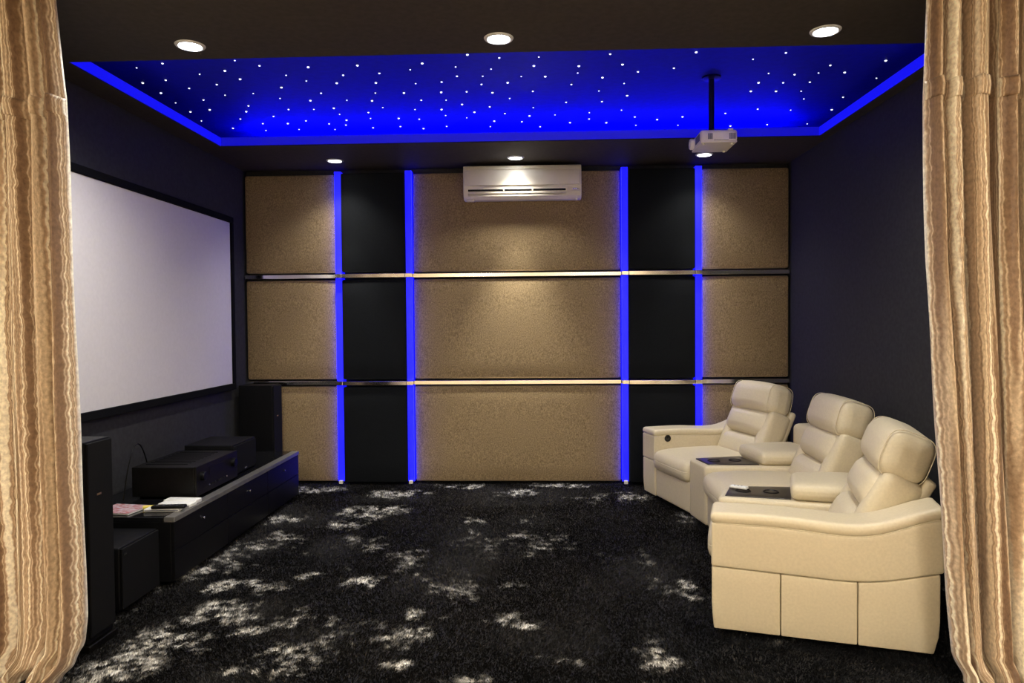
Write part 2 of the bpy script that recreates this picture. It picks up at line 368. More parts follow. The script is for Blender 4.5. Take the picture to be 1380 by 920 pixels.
def carpet_pile(n=420000):
    y = YF + (YB - YF) * rng.random(n) ** 1.35
    x = XL + (XR - XL) * rng.random(n)
    vis = (np.abs(x + 0.15) < 0.80 * y)
    x, y = x[vis], y[vis]; n = len(x)
    h = 0.004 + 0.007 * rng.random(n)
    ang = 6.28 * fbm(x, y, 1.6, 140, 2) * 1.6 + rng.normal(0, 0.7, n)
    lean = 0.003 + 0.006 * rng.random(n)
    wd = 0.002 + 0.0022 * rng.random(n)
    a2 = 6.28 * rng.random(n)
    v = np.empty((n, 3, 3))
    v[:, 0] = np.stack([x - wd * np.cos(a2), y - wd * np.sin(a2), np.full(n, -0.003)], 1)
    v[:, 1] = np.stack([x + wd * np.cos(a2), y + wd * np.sin(a2), np.full(n, -0.003)], 1)
    v[:, 2] = np.stack([x + lean * np.cos(ang), y + lean * np.sin(ang), h], 1)
    me = bpy.data.meshes.new('carpet_pile')
    me.vertices.add(3 * n); me.vertices.foreach_set('co', v.ravel())
    me.loops.add(3 * n); me.loops.foreach_set('vertex_index', np.arange(3 * n, dtype=np.int32))
    me.polygons.add(n); me.polygons.foreach_set('loop_start', np.arange(0, 3 * n, 3, dtype=np.int32))
    me.update(calc_edges=True)
    c = dye(x, y) * (0.55 + 0.9 * rng.random((n, 1)))
    color_attr(me, np.repeat(np.clip(c, 0, 1), 3, 0))
    me.materials.append(M['carpet'])
    o = link(bpy.data.objects.new('carpet_pile', me), floor)
    o['kind'] = 'stuff'
    return o
carpet_pile()

# --- walls
def struct(name, mb, mt):
    return tag(mb.build(name, mt), kind='structure')
T = 0.12
struct('wall_left', MB().box(XL - T, XL, YF, YB + T, -0.05, ZS), M['wall_black'])
struct('wall_right', MB().box(XR, XR + T, YF, YB + T, -0.05, ZS), M['wall_black'])
wall_back = struct('wall_back', MB().box(XL, XR, YB, YB + T, -0.05, ZS), M['wall_black'])

# --- dropped ceiling with the star recess
ceil = MB()
ceil.box(XL - T, XR + T, YF, OY0, ZS, ZS + 0.02)                 # front
ceil.box(XL - T, XR + T, OY1, YB + T, ZS, ZS + 0.02)             # back
ceil.box(XL - T, OX0, OY0, OY1, ZS, ZS + 0.02)
ceil.box(OX1, XR + T, OY0, OY1, ZS, ZS + 0.02)
ceiling = struct('ceiling', ceil, M['ceil_black'])
SX0, SX1, SY0, SY1 = OX0 - 0.34, OX1 + 0.34, OY0 - 0.3, OY1 + 0.62
lips = MB()
lips.box(OX0 - 0.02, OX1 + 0.02, OY1, OY1 + 0.02, ZS + 0.0005, LIP)
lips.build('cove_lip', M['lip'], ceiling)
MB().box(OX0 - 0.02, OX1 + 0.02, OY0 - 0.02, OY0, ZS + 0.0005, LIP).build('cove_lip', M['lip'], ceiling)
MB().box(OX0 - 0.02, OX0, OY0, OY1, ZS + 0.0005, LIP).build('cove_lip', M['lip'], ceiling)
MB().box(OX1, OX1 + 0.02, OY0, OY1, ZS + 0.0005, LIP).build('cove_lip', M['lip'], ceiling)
enc = MB()      # upper recess shell
enc.box(SX0 - 0.05, SX0, SY0, SY1, ZS + 0.021, ZSTAR); enc.box(SX1, SX1 + 0.05, SY0, SY1, ZS + 0.021, ZSTAR)
enc.box(SX0 - 0.05, SX1 + 0.05, SY1, SY1 + 0.05, ZS + 0.021, ZSTAR); enc.box(SX0 - 0.05, SX1 + 0.05, SY0 - 0.05, SY0, ZS + 0.021, ZSTAR)
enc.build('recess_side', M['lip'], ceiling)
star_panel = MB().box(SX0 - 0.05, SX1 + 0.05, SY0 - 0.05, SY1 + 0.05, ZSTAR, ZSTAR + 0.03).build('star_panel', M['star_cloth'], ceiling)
protos = []
for rr in (0.0048, 0.0062, 0.0076):
    mb = MB().lathe([(rr * math.cos(t), -0.8 * rr * math.sin(t)) for t in np.linspace(0, 1.45, 4)], 8)
    me = bpy.data.meshes.new('star_light'); me.from_pydata(mb.v, [], mb.f); me.materials.append(M['star']); protos.append(me)
for k, (x, y) in enumerate(STARS):
    s = bpy.data.objects.new('star_light', protos[(k * 7 + k // 3) % 3]); s.location = (x, y, ZSTAR)
    link(s, star_panel)

# --- lit hall behind the camera (the photograph is taken from it through the curtains)
struct('floor_hall', MB().box(-3.2, 2.9, -2.6, YF, -0.05, 0.0), M['hallfloor'])
struct('ceiling_hall', MB().box(-3.2, 2.9, -2.6, YF, 2.78, 2.83), M['cream_wall'])
struct('wall_hall_left', MB().box(-3.25, -3.2, -2.6, YF, 0, 2.78), M['cream_wall'])
struct('wall_hall_right', MB().box(2.9, 2.95, -2.6, YF, 0, 2.78), M['cream_wall'])
struct('wall_hall_back', MB().box(-3.25, 2.95, -2.65, -2.6, 0, 2.78), M['cream_wall'])

# --- upholstered panels, metal trims and LED columns of the back wall
ROWS = [(1.838, 2.682), (0.914, 1.773), (0.022, 0.850)]
YP = 6.125                                        # face of the padded panels
BROWN = [(-2.545, -1.750, 0, 1), (-1.082, 0.702, 1, 1), (1.380, 2.115, 1, 0)]     # x0, x1, LED on the left / right flank
BLACK = [(-1.690, -1.142), (0.762, 1.320)]
TAPER = {0: (0.006, 0.0), 1: (0.002, 0.004), 2: (0.0, 0.006)}     # padding drawn in a little at (top, bottom) of each row
for ri, (z0, z1) in enumerate(ROWS):
    for (x0, x1, l, r_) in BROWN:
        def fn(P, x0=x0, x1=x1, z0=z0, z1=z1, l=l, r_=r_, ri=ri):
            t = (P[:, 2] - z0) / (z1 - z0)
            ins = TAPER[ri][1] * (1 - t) + TAPER[ri][0] * t
            c = (x0 + x1) / 2
            side = np.clip((P[:, 0] - c) / ((x1 - x0) / 2), -1, 1)
            P[:, 0] -= np.where(side > 0, side * ins * r_, side * ins * l)
            return P
        cushion('brown_panel', (x0, YP, z0), (x1, YB - 0.002, z1), M['brown'], wall_back, r=0.018, n=7, bulge=(0, 0.012, 0), fn=fn)
    for (x0, x1) in BLACK:
        cushion('black_panel', (x0, YP - 0.052, z0), (x1, YB - 0.002, z1), M['blackcloth'], wall_back, r=0.015, n=6, bulge=(0, 0.008, 0))
for zt in (1.805, 0.882):
    cuts = [-2.55, -1.750, -1.69, -1.142, -1.082, 0.702, 0.762, 1.32, 1.380, 2.12]
    for q, (a, b_) in enumerate(zip(cuts[:-1], cuts[1:])):
        yf = YP - (0.016 if q in (0, 4, 8) else 0.066)                                  # flat polished face, proud of the black panels, edges eased
        o = MB().box(-(b_ - a) / 2 + 0.0008, (b_ - a) / 2 - 0.0008, 0, YB - 0.01 - yf, -0.0175, 0.0175).build('metal_strip', M['metal'], wall_back, bevel=0.003)
        o.location = ((a + b_) / 2, yf, zt)
for xa, xb, sd, lab in ((-1.748, -1.692, -1, 'between the brown and black panels nearest the screen wall'),
                    (-1.140, -1.084, 1, 'on the screen side of the wide central brown panels'),
                    (0.704, 0.760, -1, 'on the armchair side of the wide central brown panels'),
                    (1.322, 1.378, 1, 'behind the recliner at the back wall, beside narrow brown panels')):
    t = thing('led_strip', 'vertical blue LED strip ' + lab, 'led strip', ((xa + xb) / 2, YB, 0), 0)
    h = (xb - xa) / 2 - 0.002
    for z0, z1 in ((0.03, 0.862), (0.902, 1.785), (1.825, 2.70)):
        MB().box(-h, h, -0.105, -0.003, z0, z1).build('light_diffuser', M['led_wall'], t)
    for z0, z1 in ((0.032, 0.860), (0.904, 1.783), (1.827, 2.698)):
        x0, x1 = sorted((sd * (h + 0.0004), sd * (h + 0.0014)))
        MB().box(x0, x1, -0.104, -0.078, z0, z1).build('led_tape', M['led_tape'], t)
    MB().box(-0.016, 0.016, -0.135, -0.107, 0.012, 0.040).build('end_connector', M['white'], t, bevel=0.003)

# --- cove LED strips, and the added glow on the back lip
t = tag(MB().box(OX0 + 0.05, OX1 - 0.05, OY1 + 0.34, OY1 + 0.36, ZS + 0.0205, ZS + 0.058).build('cove_led_or_glow', M['led_back']),
        'blue LED strip hidden in the ceiling cove above the back wall', 'led strip')
tag(MB().box(OX0 + 0.05, OX1 - 0.05, OY0 - 0.27, OY0 - 0.25, ZS + 0.0205, ZS + 0.058).build('cove_led_or_glow', M['led_front']),
    'blue LED strip hidden in the ceiling cove above the front downlights', 'led strip')
tag(MB().box(OX0 + 0.010, OX1 - 0.010, OY1 - 0.008, OY1 - 0.0005, ZS + 0.004, LIP - 0.003).build('cove_led_or_glow', M['lip_glow']),  # added glowing face imitating the blue-lit lip, not an LED
    'dim glowing band added as the blue light on the back cove lip', 'led strip')
for xs, s, lab in ((OX0, 1, 'above the projection screen'), (OX1, -1, 'above the recliner side wall')):
    a, b_ = (xs + 0.0005, xs + 0.008) if s > 0 else (xs - 0.008, xs - 0.0005)
    tag(MB().box(a, b_, OY0 + 0.002, OY1 - 0.002, ZS + 0.004, LIP - 0.003).build('cove_led_or_glow', M['led_side']),
        'blue LED band along the star ceiling edge ' + lab, 'led strip')

# ================================================================== THINGS
# --- six recessed downlights
DX = (-1.66, -0.18, 1.335)
where = {('front', 0): 'front row, screen side', ('front', 1): 'front row, middle', ('front', 2): 'front row, recliner side',
         ('back', 0): 'back row, on the screen side of the air conditioner', ('back', 1): 'back row, just in front of the air conditioner', ('back', 2): 'back row, below and behind the projector'}
for row, yy in (('front', 3.39), ('back', 5.815)):
    for k, xx in enumerate(DX):
        t = thing('recessed_downlight', 'round white recessed ceiling downlight, ' + where[(row, k)], 'downlight', (xx, yy, ZS), 0, 'recessed downlights in the dark ceiling')
        MB().lathe([(0.051, -0.002), (0.055, -0.008), (0.066, -0.006), (0.070, -0.0005), (0.051, -0.0005)], 32, closed=False).build('trim_ring', M['lamp_ring'], t, smooth=True)
        MB().lathe([(0.050, -0.001), (0.048, -0.006), (0.034, -0.009)], 28).build('lens', M['lamp'], t, smooth=True)
        # each reflector lamp: a core beam and the wide spill around it
        for size, pw in (((165, 1.0),) if row == 'front' else ((54, 1.0), (118, 0.2 if k == 1 else 0.5))):
            ld = bpy.data.lights.new('downlight_beam', 'SPOT')
            ld.energy = DOWNLIGHT_W[row][k] * pw; ld.spot_size = RAD(size); ld.spot_blend = 1.0; ld.shadow_soft_size = 0.05
            ld.color = (1.0, 0.97, 0.88)
            lo = bpy.data.objects.new('downlight_beam', ld); lo.location = (0, 0, -0.02)
            link(lo, t)

# --- hall lamps (out of view, behind the camera)
for xx, yy, lab in ((-1.2, 0.0, 'screen side near the curtains'), (1.0, 0.0, 'recliner side near the curtains'), (-1.2, -1.7, 'screen side at the far end'), (1.0, -1.7, 'recliner side at the far end')):
    t = thing('hall_ceiling_lamp', 'square flush ceiling lamp in the hall, ' + lab, 'ceiling lamp', (xx, yy, 2.78), 0, 'hall ceiling lamps')
    MB().box(-0.3, 0.3, -0.3, 0.3, -0.03, -0.0005).build('frame', M['white'], t, bevel=0.004)
    MB().box(-0.27, 0.27, -0.27, 0.27, -0.038, -0.031).build('diffuser', M['hall_lamp'], t)

# --- projection screen
t = thing('projection_screen', 'large white fixed projection screen in a black velvet frame', 'screen', (XL, 4.65, 0.86), 0)
y0, y1 = -1.21, 1.175
MB().box(0.004, 0.030, y0 + 0.04, y1 - 0.04, 0.045, 1.37).build('screen_surface', M['screen'], t)
for nm, bx in (('frame_rail', (y0, y1, 1.372, 1.418)), ('frame_rail', (y0, y1, 0.0, 0.050)), ('frame_stile', (y0, y0 + 0.045, 0.051, 1.371)), ('frame_stile', (y1 - 0.045, y1, 0.051, 1.371))):
    MB().box(0.001, 0.045, bx[0], bx[1], bx[2], bx[3]).build(nm, M['velvet'], t, bevel=0.004)

# --- air conditioner
t = thing('air_conditioner', 'ivory split air conditioner mounted high on the central brown panels', 'air conditioner', (-0.132, YP - 0.012, 2.415), 0)
W = 0.492
def acprof(pts, mt, nm, x0, x1, par):
    v, f = [], []
    for x in (x0, x1): v += [(x, y, z) for y, z in pts]
    n = len(pts)
    for i in range(n): f.append((i, (i + 1) % n, n + (i + 1) % n, n + i))
    f += [tuple(range(n))[::-1], tuple(range(n, 2 * n))]
    o = mesh_obj(nm, v, f, mt, par); fix_normals(o)
    b = o.modifiers.new('edge', 'BEVEL'); b.width = 0.004; b.segments = 2; b.limit_method = 'ANGLE'
    return o
acprof([(0, 0.012), (-0.10, 0.008), (-0.135, 0.030), (-0.150, 0.075), (-0.150, 0.115), (-0.147, 0.25), (-0.13, 0.288), (0, 0.288)], M['ac'], 'body', -W, W, t)
acprof([(-0.149, 0.118), (-0.162, 0.120), (-0.1635, 0.15), (-0.160, 0.225), (-0.149, 0.248)], M['ac'], 'front_panel', -W + 0.012, W - 0.012, t)
acprof([(-0.146, 0.252), (-0.156, 0.251), (-0.150, 0.275), (-0.135, 0.2885)], M['ac'], 'top_grille', -W + 0.012, W - 0.012, t)
acprof([(-0.146, 0.072), (-0.1525, 0.074), (-0.1525, 0.090), (-0.146, 0.090)], M['blackplastic'], 'air_slot', -W + 0.04, W - 0.13, t)
acprof([(-0.140, 0.054), (-0.160, 0.050), (-0.163, 0.058), (-0.148, 0.069)], M['ac'], 'louver_flap', -W + 0.04, W - 0.125, t)
acprof([(-0.130, 0.026), (-0.152, 0.026), (-0.156, 0.040), (-0.146, 0.050)], M['ac'], 'louver_flap', -W + 0.04, W - 0.125, t)
for x in (-0.16, 0.08): acprof([(-0.147, 0.071), (-0.156, 0.072), (-0.156, 0.090), (-0.147, 0.090)], M['ac'], 'vane_support', x, x + 0.012, t)
acprof([(-0.148, 0.060), (-0.156, 0.060), (-0.156, 0.100), (-0.148, 0.100)], M['ac'], 'display_panel', W - 0.115, W - 0.02, t)
for k in range(3): MB().box(W - 0.07 + 0.018 * k, W - 0.062 + 0.018 * k, -0.1575, -0.1562, 0.082, 0.089).build('indicator_light', M['chrome'] if k < 2 else M['blackplastic'], t)
for x in (-W + 0.02, W - 0.05): cushion('foot', (x, -0.115, -0.002), (x + (0.07 if x < 0 else 0.025), -0.07, 0.022), M['ac'], t, r=0.008, n=3)

# --- projector
t = thing('projector', 'white ceiling-hung projector on a black pole', 'projector', (1.11, 4.58, 2.487), 0)
body = cushion('body', (-0.11, -0.13, 0.006), (0.115, 0.135, 0.078), M['white'], t, r=0.016, n=6, bulge=(0, 0, 0.003))
cushion('bottom_cover', (-0.108, -0.128, 0.0), (0.113, 0.133, 0.012), M['white'], t, r=0.005, n=5)
lens = MB().lathe([(0.034, 0.0), (0.036, -0.018), (0.031, -0.026), (0.024, -0.026), (0.022, -0.012)], 28, (-0.108, 0.075, 0.04), 'x').build('lens_barrel', M['white'], t, smooth=True)
MB().lathe([(0.022, -0.013), (0.012, -0.018), (0.004, -0.019)], 24, (-0.108, 0.075, 0.04), 'x').build('lens_glass', M['glossblack'], lens, smooth=True)
for x0, x1, nm in ((-0.065, -0.035, 5), (0.065, 0.105, 6)):
    for k in range(nm):
        a = x0 + (x1 - x0) * k / nm
        MB().box(a, a + (x1 - x0) / nm * 0.6, -0.1325, -0.128, 0.020, 0.056).build('vent_slot', M['greyvent'], t)
for k in range(6):
    MB().box(-0.1125, -0.106, -0.105 + 0.02 * k, -0.093 + 0.02 * k, 0.018, 0.060).build('vent_slot', M['greyvent'], t)
MB().box(-0.03, 0.06, -0.1315, -0.127, 0.014, 0.0165).build('panel_seam', M['greyvent'], t)
for x, y in ((-0.085, -0.10), (0.09, -0.10), (0.09, 0.10)): MB().lathe([(0.009, 0.0), (0.010, -0.006), (0.006, -0.009)], 14, (x, y, 0.0)).build('foot', M['white'], t)
cushion('focus_knob', (0.06, -0.13, 0.074), (0.09, -0.10, 0.088), M['white'], t, r=0.006, n=3)
MB().box(-0.06, 0.05, -0.05, 0.06, 0.079, 0.087).build('mount_plate', M['darkmetal'], t)
MB().tube([(-0.012, 0.005, 0.086), (-0.012, 0.005, ZSTAR - 2.487 - 0.012)], 0.017, 16).build('mount_pole', M['blackplastic'], t, smooth=True)
MB().lathe([(0.06, 0.0), (0.06, -0.010), (0.025, -0.014)], 24, (-0.012, 0.005, ZSTAR - 2.487 - 0.0005)).build('ceiling_flange', M['blackplastic'], t)
for a in (0.8, 2.4, 4.0, 5.5):
    MB().tube([(-0.012, 0.005, 0.10), (-0.012 + 0.07 * math.cos(a), 0.005 + 0.07 * math.sin(a), 0.083)], 0.004, 6).build('mount_arm', M['darkmetal'], t)

# --- recliners and consoles
def smooth_curve(pts):
    xs = np.array([p[0] for p in pts]); zs = np.array([p[1] for p in pts])
    g = np.linspace(xs[0] - 0.1, xs[-1] + 0.1, 200)
    v = np.interp(g, xs, zs)
    for _ in range(3): v = np.convolve(np.pad(v, 12, 'edge'), np.ones(25) / 25, 'valid')
    return lambda x: np.interp(x, g, v)
arm_top = smooth_curve([(0, 0.546), (0.3, 0.548), (0.55, 0.528), (0.66, 0.533), (0.88, 0.635), (0.95, 0.645)])
arm_seam = smooth_curve([(0, 0.308), (0.3, 0.300), (0.6, 0.292), (0.75, 0.318), (0.92, 0.375)])
L = M['leather']
def back_fn(px, pz, tilt):
    ct, st = math.cos(tilt), math.sin(tilt)
    def fn(P):      # local: x = depth behind the front surface, z = distance up the back
        x, z = P[:, 0].copy(), P[:, 2].copy()
        P[:, 0] = px + x * ct + z * st
        P[:, 2] = pz - x * st + z * ct
        return P
    return fn

def build_arm(t, side):
    a, b_ = sorted((side * 0.285, side * 0.50))
    def up_fn(P):
        x = P[:, 0]
        s, tp = arm_seam(x), arm_top(x)
        P[:, 2] = s + P[:, 2] / 0.24 * (tp - s)
        # soft roll: front edge leans out a little at mid height
        P[:, 0] += 0.0
        return P
    def slab_fn(P):
        x = P[:, 0]
        s, tp = arm_seam(x), arm_top(x) - 0.046
        P[:, 2] = s + P[:, 2] / 0.2 * (tp - s)
        return P
    def pad_fn(P):
        P[:, 2] += arm_top(P[:, 0]) - 0.05
        return P
    cushion('armrest', (0.002, a, 0.0), (0.908, b_, 0.2), L, t, r=0.010, n=14, bulge=(0, 0.003, 0), fn=slab_fn)
    cushion('arm_pad', (-0.003, a - 0.002, 0.0), (0.912, b_ + 0.002, 0.05), L, t, r=0.0225, n=16, bulge=(0, 0, 0.004), fn=pad_fn)
    for x0, x1 in ((0.004, 0.288), (0.291, 0.590), (0.593, 0.895)):
        def lo_fn(P):
            P[:, 2] = 0.03 + P[:, 2] / 0.26 * (arm_seam(P[:, 0]) - 0.003 - 0.03)
            k = np.clip((0.12 - P[:, 2]) / 0.12, 0, 1)
            P[:, 0] += np.where(P[:, 0] < 0.05, 0.012 * k, 0) - np.where(P[:, 0] > 0.85, 0.030 * k, 0)
            return P
        cushion('side_panel', (x0, a + 0.003, 0), (x1, b_ - 0.003, 0.26), L, t, r=0.006, n=6, bulge=(0, 0.003, 0), fn=lo_fn)
    yo = side * 0.5015
    xs = np.linspace(0.02, 0.89, 40)
    MB().tube([(x, yo - side * 0.004, arm_top(x) - 0.047) for x in xs], 0.0028, 6).build('piping', L, t, smooth=True)

def recliner(name, label, loc, rz, arm, px=0.50, tilt=RAD(24)):
    t = thing(name, label, 'recliner', loc, rz, 'cream leather cinema recliners')
    hw = 0.278
    MB().box(0.05, 0.84, -hw + 0.02, hw - 0.02, 0.002, 0.05).build('base_frame', M['blackplastic'], t)
    cushion('base', (0.05, -hw, 0.045), (0.86, hw, 0.255), L, t, r=0.015, n=5)
    cushion('footrest', (0.012, -hw + 0.002, 0.035), (0.055, hw - 0.002, 0.262), L, t, r=0.015, n=6, bulge=(0.006, 0, 0))
    def seat_fn(P):
        f = np.clip((0.18 - P[:, 0]) / 0.18, 0, 1)
        P[:, 2] -= 0.012 * f ** 2 * (P[:, 2] > 0.33)
        return P
    cushion('seat_cushion', (-0.022, -hw, 0.245), (0.64, hw, 0.405), L, t, r=0.055, n=10, bulge=(0.010, 0, 0.020), fn=seat_fn)
    bf = back_fn(px, 0.375, tilt)
    cushion('lumbar_roll', (0.005, -hw + 0.03, -0.02), (0.17, hw - 0.03, 0.205), L, t, r=0.07, n=10, bulge=(0.034, 0, 0), fn=bf)
    cushion('back_roll', (0.0, -hw + 0.012, 0.185), (0.17, hw - 0.012, 0.405), L, t, r=0.07, n=10, bulge=(0.038, 0, 0), fn=bf)
    for s in (-1, 1):
        def bol_fn(P, s=s):
            k = np.clip(1 - P[:, 2] / 0.40, 0, 1)
            inner = np.clip((s * (hw + 0.002) - P[:, 1]) * s / 0.12, 0, 1)       # 0 outside edge .. 1 inner edge
            P[:, 1] -= s * inner * 0.075 * k
            return back_fn(px, 0.375, tilt)(P)
        a, b_ = sorted((s * (hw - 0.085), s * (hw + 0.002)))
        cushion('side_bolster', (0.012, a, -0.05), (0.19, b_, 0.415), L, t, r=0.04, n=9, bulge=(0.012, 0, 0), fn=bol_fn)
    hf = back_fn(px + 0.40 * math.sin(tilt) + 0.005, 0.363 + 0.40 * math.cos(tilt), tilt - RAD(7))
    def head_fn(P):
        k = np.clip(P[:, 2] / 0.2, 0, 1)
        P[:, 1] *= 1 - 0.06 * k
        P[:, 0] += 0.010 * np.cos(P[:, 1] / hw * 1.4) * -1
        return hf(P)
    h = cushion('headrest', (-0.035, -hw + 0.004, -0.015), (0.165, hw - 0.004, 0.205), L, t, r=0.065, n=10, bulge=(0.022, 0.006, 0.012), fn=head_fn)
    for s in (-1, 1):
        g = []
        for q in np.linspace(0, 2 * math.pi, 49):
            cx_, cz_ = math.cos(q), math.sin(q)
            g.append([0.065 + 0.101 * np.sign(cx_) * abs(cx_) ** 0.55, s * (hw - 0.030), 0.095 + 0.112 * np.sign(cz_) * abs(cz_) ** 0.55])
        P = head_fn(np.array(g))
        MB().tube([tuple(p_) for p_ in P], 0.0022, 6).build('piping', L, h, smooth=True)
    cushion('back_shell', (0.165, -hw + 0.008, -0.14), (0.215, hw - 0.008, 0.455), L, t, r=0.02, n=8, fn=back_fn(px, 0.375, tilt))
    if arm: build_arm(t, arm)
    return t
A16 = RAD(16)
def origin(corner, rz, side):     # seat-front centre from the outer front corner of the arm
    return (corner[0] + side * 0.5 * math.sin(rz), corner[1] - side * 0.5 * math.cos(rz), 0)
far_rz, near_rz, mid_rz = A16, -A16, RAD(-2)
far_o, near_o, mid_o = origin((0.829, 5.779), far_rz, 1), origin((0.752, 3.159), near_rz, -1), (1.085, 4.469, 0)
far = recliner('cinema_recliner', 'cream leather recliner with a wide arm against the back wall', far_o, far_rz, 1)
mid = recliner('cinema_recliner', 'armless cream leather recliner between the two cup-holder consoles', mid_o, mid_rz, 0)
near = recliner('cinema_recliner', 'cream leather recliner with a large panelled arm beside the striped curtain', near_o, near_rz, -1, 0.535, RAD(28))
b_ = MB().lathe([(0.026, 0.0), (0.027, -0.004), (0.021, -0.006), (0.019, -0.003)], 28, (0.115, 0.283, 0.478), 'y').build('control_ring', M['darkmetal'], far, smooth=True)
MB().lathe([(0.018, -0.0025), (0.012, -0.005)], 24, (0.115, 0.283, 0.478), 'y').build('control_button', M['glossblack'], b_, smooth=True)
b_ = MB().lathe([(0.026, 0.0), (0.027, 0.004), (0.021, 0.006), (0.019, 0.003)], 28, (0.115, -0.283, 0.478), 'y').build('control_ring', M['darkmetal'], near, smooth=True)
MB().lathe([(0.018, 0.0025), (0.012, 0.005)], 24, (0.115, -0.283, 0.478), 'y').build('control_button', M['glossblack'], b_, smooth=True)

def loc_pt(o, rz, x, y): return np.array([o[0] + x * math.cos(rz) - y * math.sin(rz), o[1] + x * math.sin(rz) + y * math.cos(rz)])
def console(label, oA, rA, oB, rB):
    """wedge between the near side of chair A and the far side of chair B"""
    g = 0.286
    PA, PB = loc_pt(oA, rA, 0, -g), loc_pt(oB, rB, 0, g)
    dA, dB = np.array([math.cos(rA), math.sin(rA)]), np.array([math.cos(rB), math.sin(rB)])
    c = (PA + PB) / 2
    t = thing('seat_console', label, 'console', (c[0], c[1], 0), 0, 'cup-holder consoles between the recliners')
    wid = np.linalg.norm(PA - PB)
    def wedge(P):
        a, q = P[:, 0:1], (P[:, 1:2] / wid + 0.5)      # depth in metres, 0 = chair B side, 1 = chair A side
        XY = (PB + a * dB) * (1 - q) + (PA + a * dA) * q - c
        P[:, :2] = XY
        return P
    h = wid / 2
    cushion('body', (0.0, -h, 0.03), (0.90, h, 0.430), L, t, r=0.022, n=8, fn=wedge)
    MB().add(*[(lambda v, f: (wedge(np.array(v, float)), f))(*(lambda m_: (m_.v, m_.f))(MB().box(0.05, 0.85, -h + 0.02, h - 0.02, 0.002, 0.035)))][0]).build('base_frame', M['blackplastic'], t)
    tr = cushion('tray', (0.035, -h + 0.030, 0.420), (0.375, h - 0.030, 0.437), M['tray'], t, r=0.006, n=5, fn=wedge)
    for x in (0.12, 0.27):
        cc = wedge(np.array([[x, 0, 0.0]]))[0]
        MB().lathe([(0.043, 0.4365), (0.043, 0.4405), (0.038, 0.4415), (0.036, 0.4365), (0.034, 0.4368), (0.002, 0.4368)], 28, (cc[0], cc[1], 0), closed=False).build('cup_holder', M['darkmetal'], tr, smooth=True)
    cushion('armrest_pad', (0.372, -h + 0.006, 0.432), (0.80, h - 0.006, 0.520), L, t, r=0.034, n=8, bulge=(0, 0, 0.012), fn=wedge)
    cushion('rear_pad', (0.80, -h * 0.92, 0.40), (0.99, h * 0.92, 0.655), L, t, r=0.04, n=7, bulge=(0.01, 0, 0), fn=wedge)
    return t, wedge, c
con_far, wf, cf = console('cream console with dark tray between the armless recliner and the back wall recliner', far_o, far_rz, mid_o, mid_rz)
con_near, wn, cn = console('cream console with a white remote on its dark tray', mid_o, mid_rz, near_o, near_rz)
pc = wn(np.array([[0.095, 0.03, 0]]))[0][:2] + cn
t = thing('remote_handset', 'small white handset lying on the dark console tray', 'remote', (pc[0], pc[1], 0.442), RAD(-35))
cushion('case', (-0.05, -0.02, 0.0), (0.05, 0.02, 0.016), M['paper'], t, r=0.007, n=4)
for k in range(3): MB().lathe([(0.005, 0.0155), (0.004, 0.0175)], 12, (-0.025 + 0.02 * k, 0, 0)).build('button', M['greyvent'], t)

# --- low media cabinet
CX, CY0, CY1, CZ = -1.925, 3.665, 5.615, 0.38
t = thing('media_cabinet', 'long low black media cabinet under the projection screen', 'cabinet', ((CX + XL) / 2, (CY0 + CY1) / 2, 0), 0)
ox, oy = (CX + XL) / 2, (CY0 + CY1) / 2
hx, hy = (CX - XL) / 2 - 0.003, (CY1 - CY0) / 2
MB().box(-hx, hx - 0.022, -hy, hy, 0.035, 0.352).build('body', M['blackwood'], t, bevel=0.003)
MB().box(-hx + 0.03, hx - 0.06, -hy + 0.05, hy - 0.05, 0.002, 0.035).build('plinth', M['blackplastic'], t)
MB().box(-hx, hx - 0.058, -hy, hy, 0.352, 0.3785).build('glass_top', M['glossblack'], t, bevel=0.002)
MB().box(hx - 0.057, hx, -hy, hy, 0.352, 0.380).build('front_edge', M['rim'], t, bevel=0.003)
for k in range(3):
    a = -hy + 2 * hy * k / 3
    for z0, z1 in ((0.040, 0.195), (0.199, 0.349)):
        d = MB().box(hx - 0.0215, hx - 0.004, a + 0.002, a + 2 * hy / 3 - 0.002, z0, z1).build('drawer', M['blackwood'], t, bevel=0.002)
        if z0 > 0.1:
            MB().lathe([(0.006, -0.0045), (0.007, 0.004), (0.003, 0.008)], 12, (hx, a + hy / 3, 0.29), 'x').build('knob', M['chrome'], d, smooth=True)

# --- AV receiver and centre speaker on the cabinet
t = thing('av_receiver', 'black AV receiver with front knobs on the media cabinet', 'receiver', (-2.19, 4.33, CZ), 0)
MB().box(-0.19, 0.18, -0.28, 0.28, 0.012, 0.185).build('case', M['blackplastic'], t, bevel=0.004)
MB().box(0.181, 0.195, -0.282, 0.282, 0.012, 0.187).build('front_panel', M['blackplastic'], t, bevel=0.003)
MB().box(0.1955, 0.197, -0.12, 0.12, 0.11, 0.155).build('display_window', M['blackplastic'], t)
for y in (-0.21, 0.21): MB().lathe([(0.028, 0.0), (0.028, 0.018), (0.024, 0.022)], 24, (0.195, y, 0.12), 'x').build('knob', M['darkmetal'], t, smooth=True)
for k in range(7): MB().lathe([(0.005, 0.0), (0.004, 0.004)], 10, (0.195, -0.12 + 0.04 * k, 0.05), 'x').build('button', M['chrome'] if k in (0, 6) else M['darkmetal'], t)
for y in np.linspace(-0.2, 0.2, 9): MB().box(-0.15, 0.10, y, y + 0.012, 0.1855, 0.187).build('vent_slot', M['velvet'], t)
for x, y in ((-0.15, -0.23), (-0.15, 0.23), (0.14, -0.23), (0.14, 0.23)): MB().lathe([(0.02, 0.0), (0.022, 0.012)], 14, (x, y, 0)).build('foot', M['blackplastic'], t)
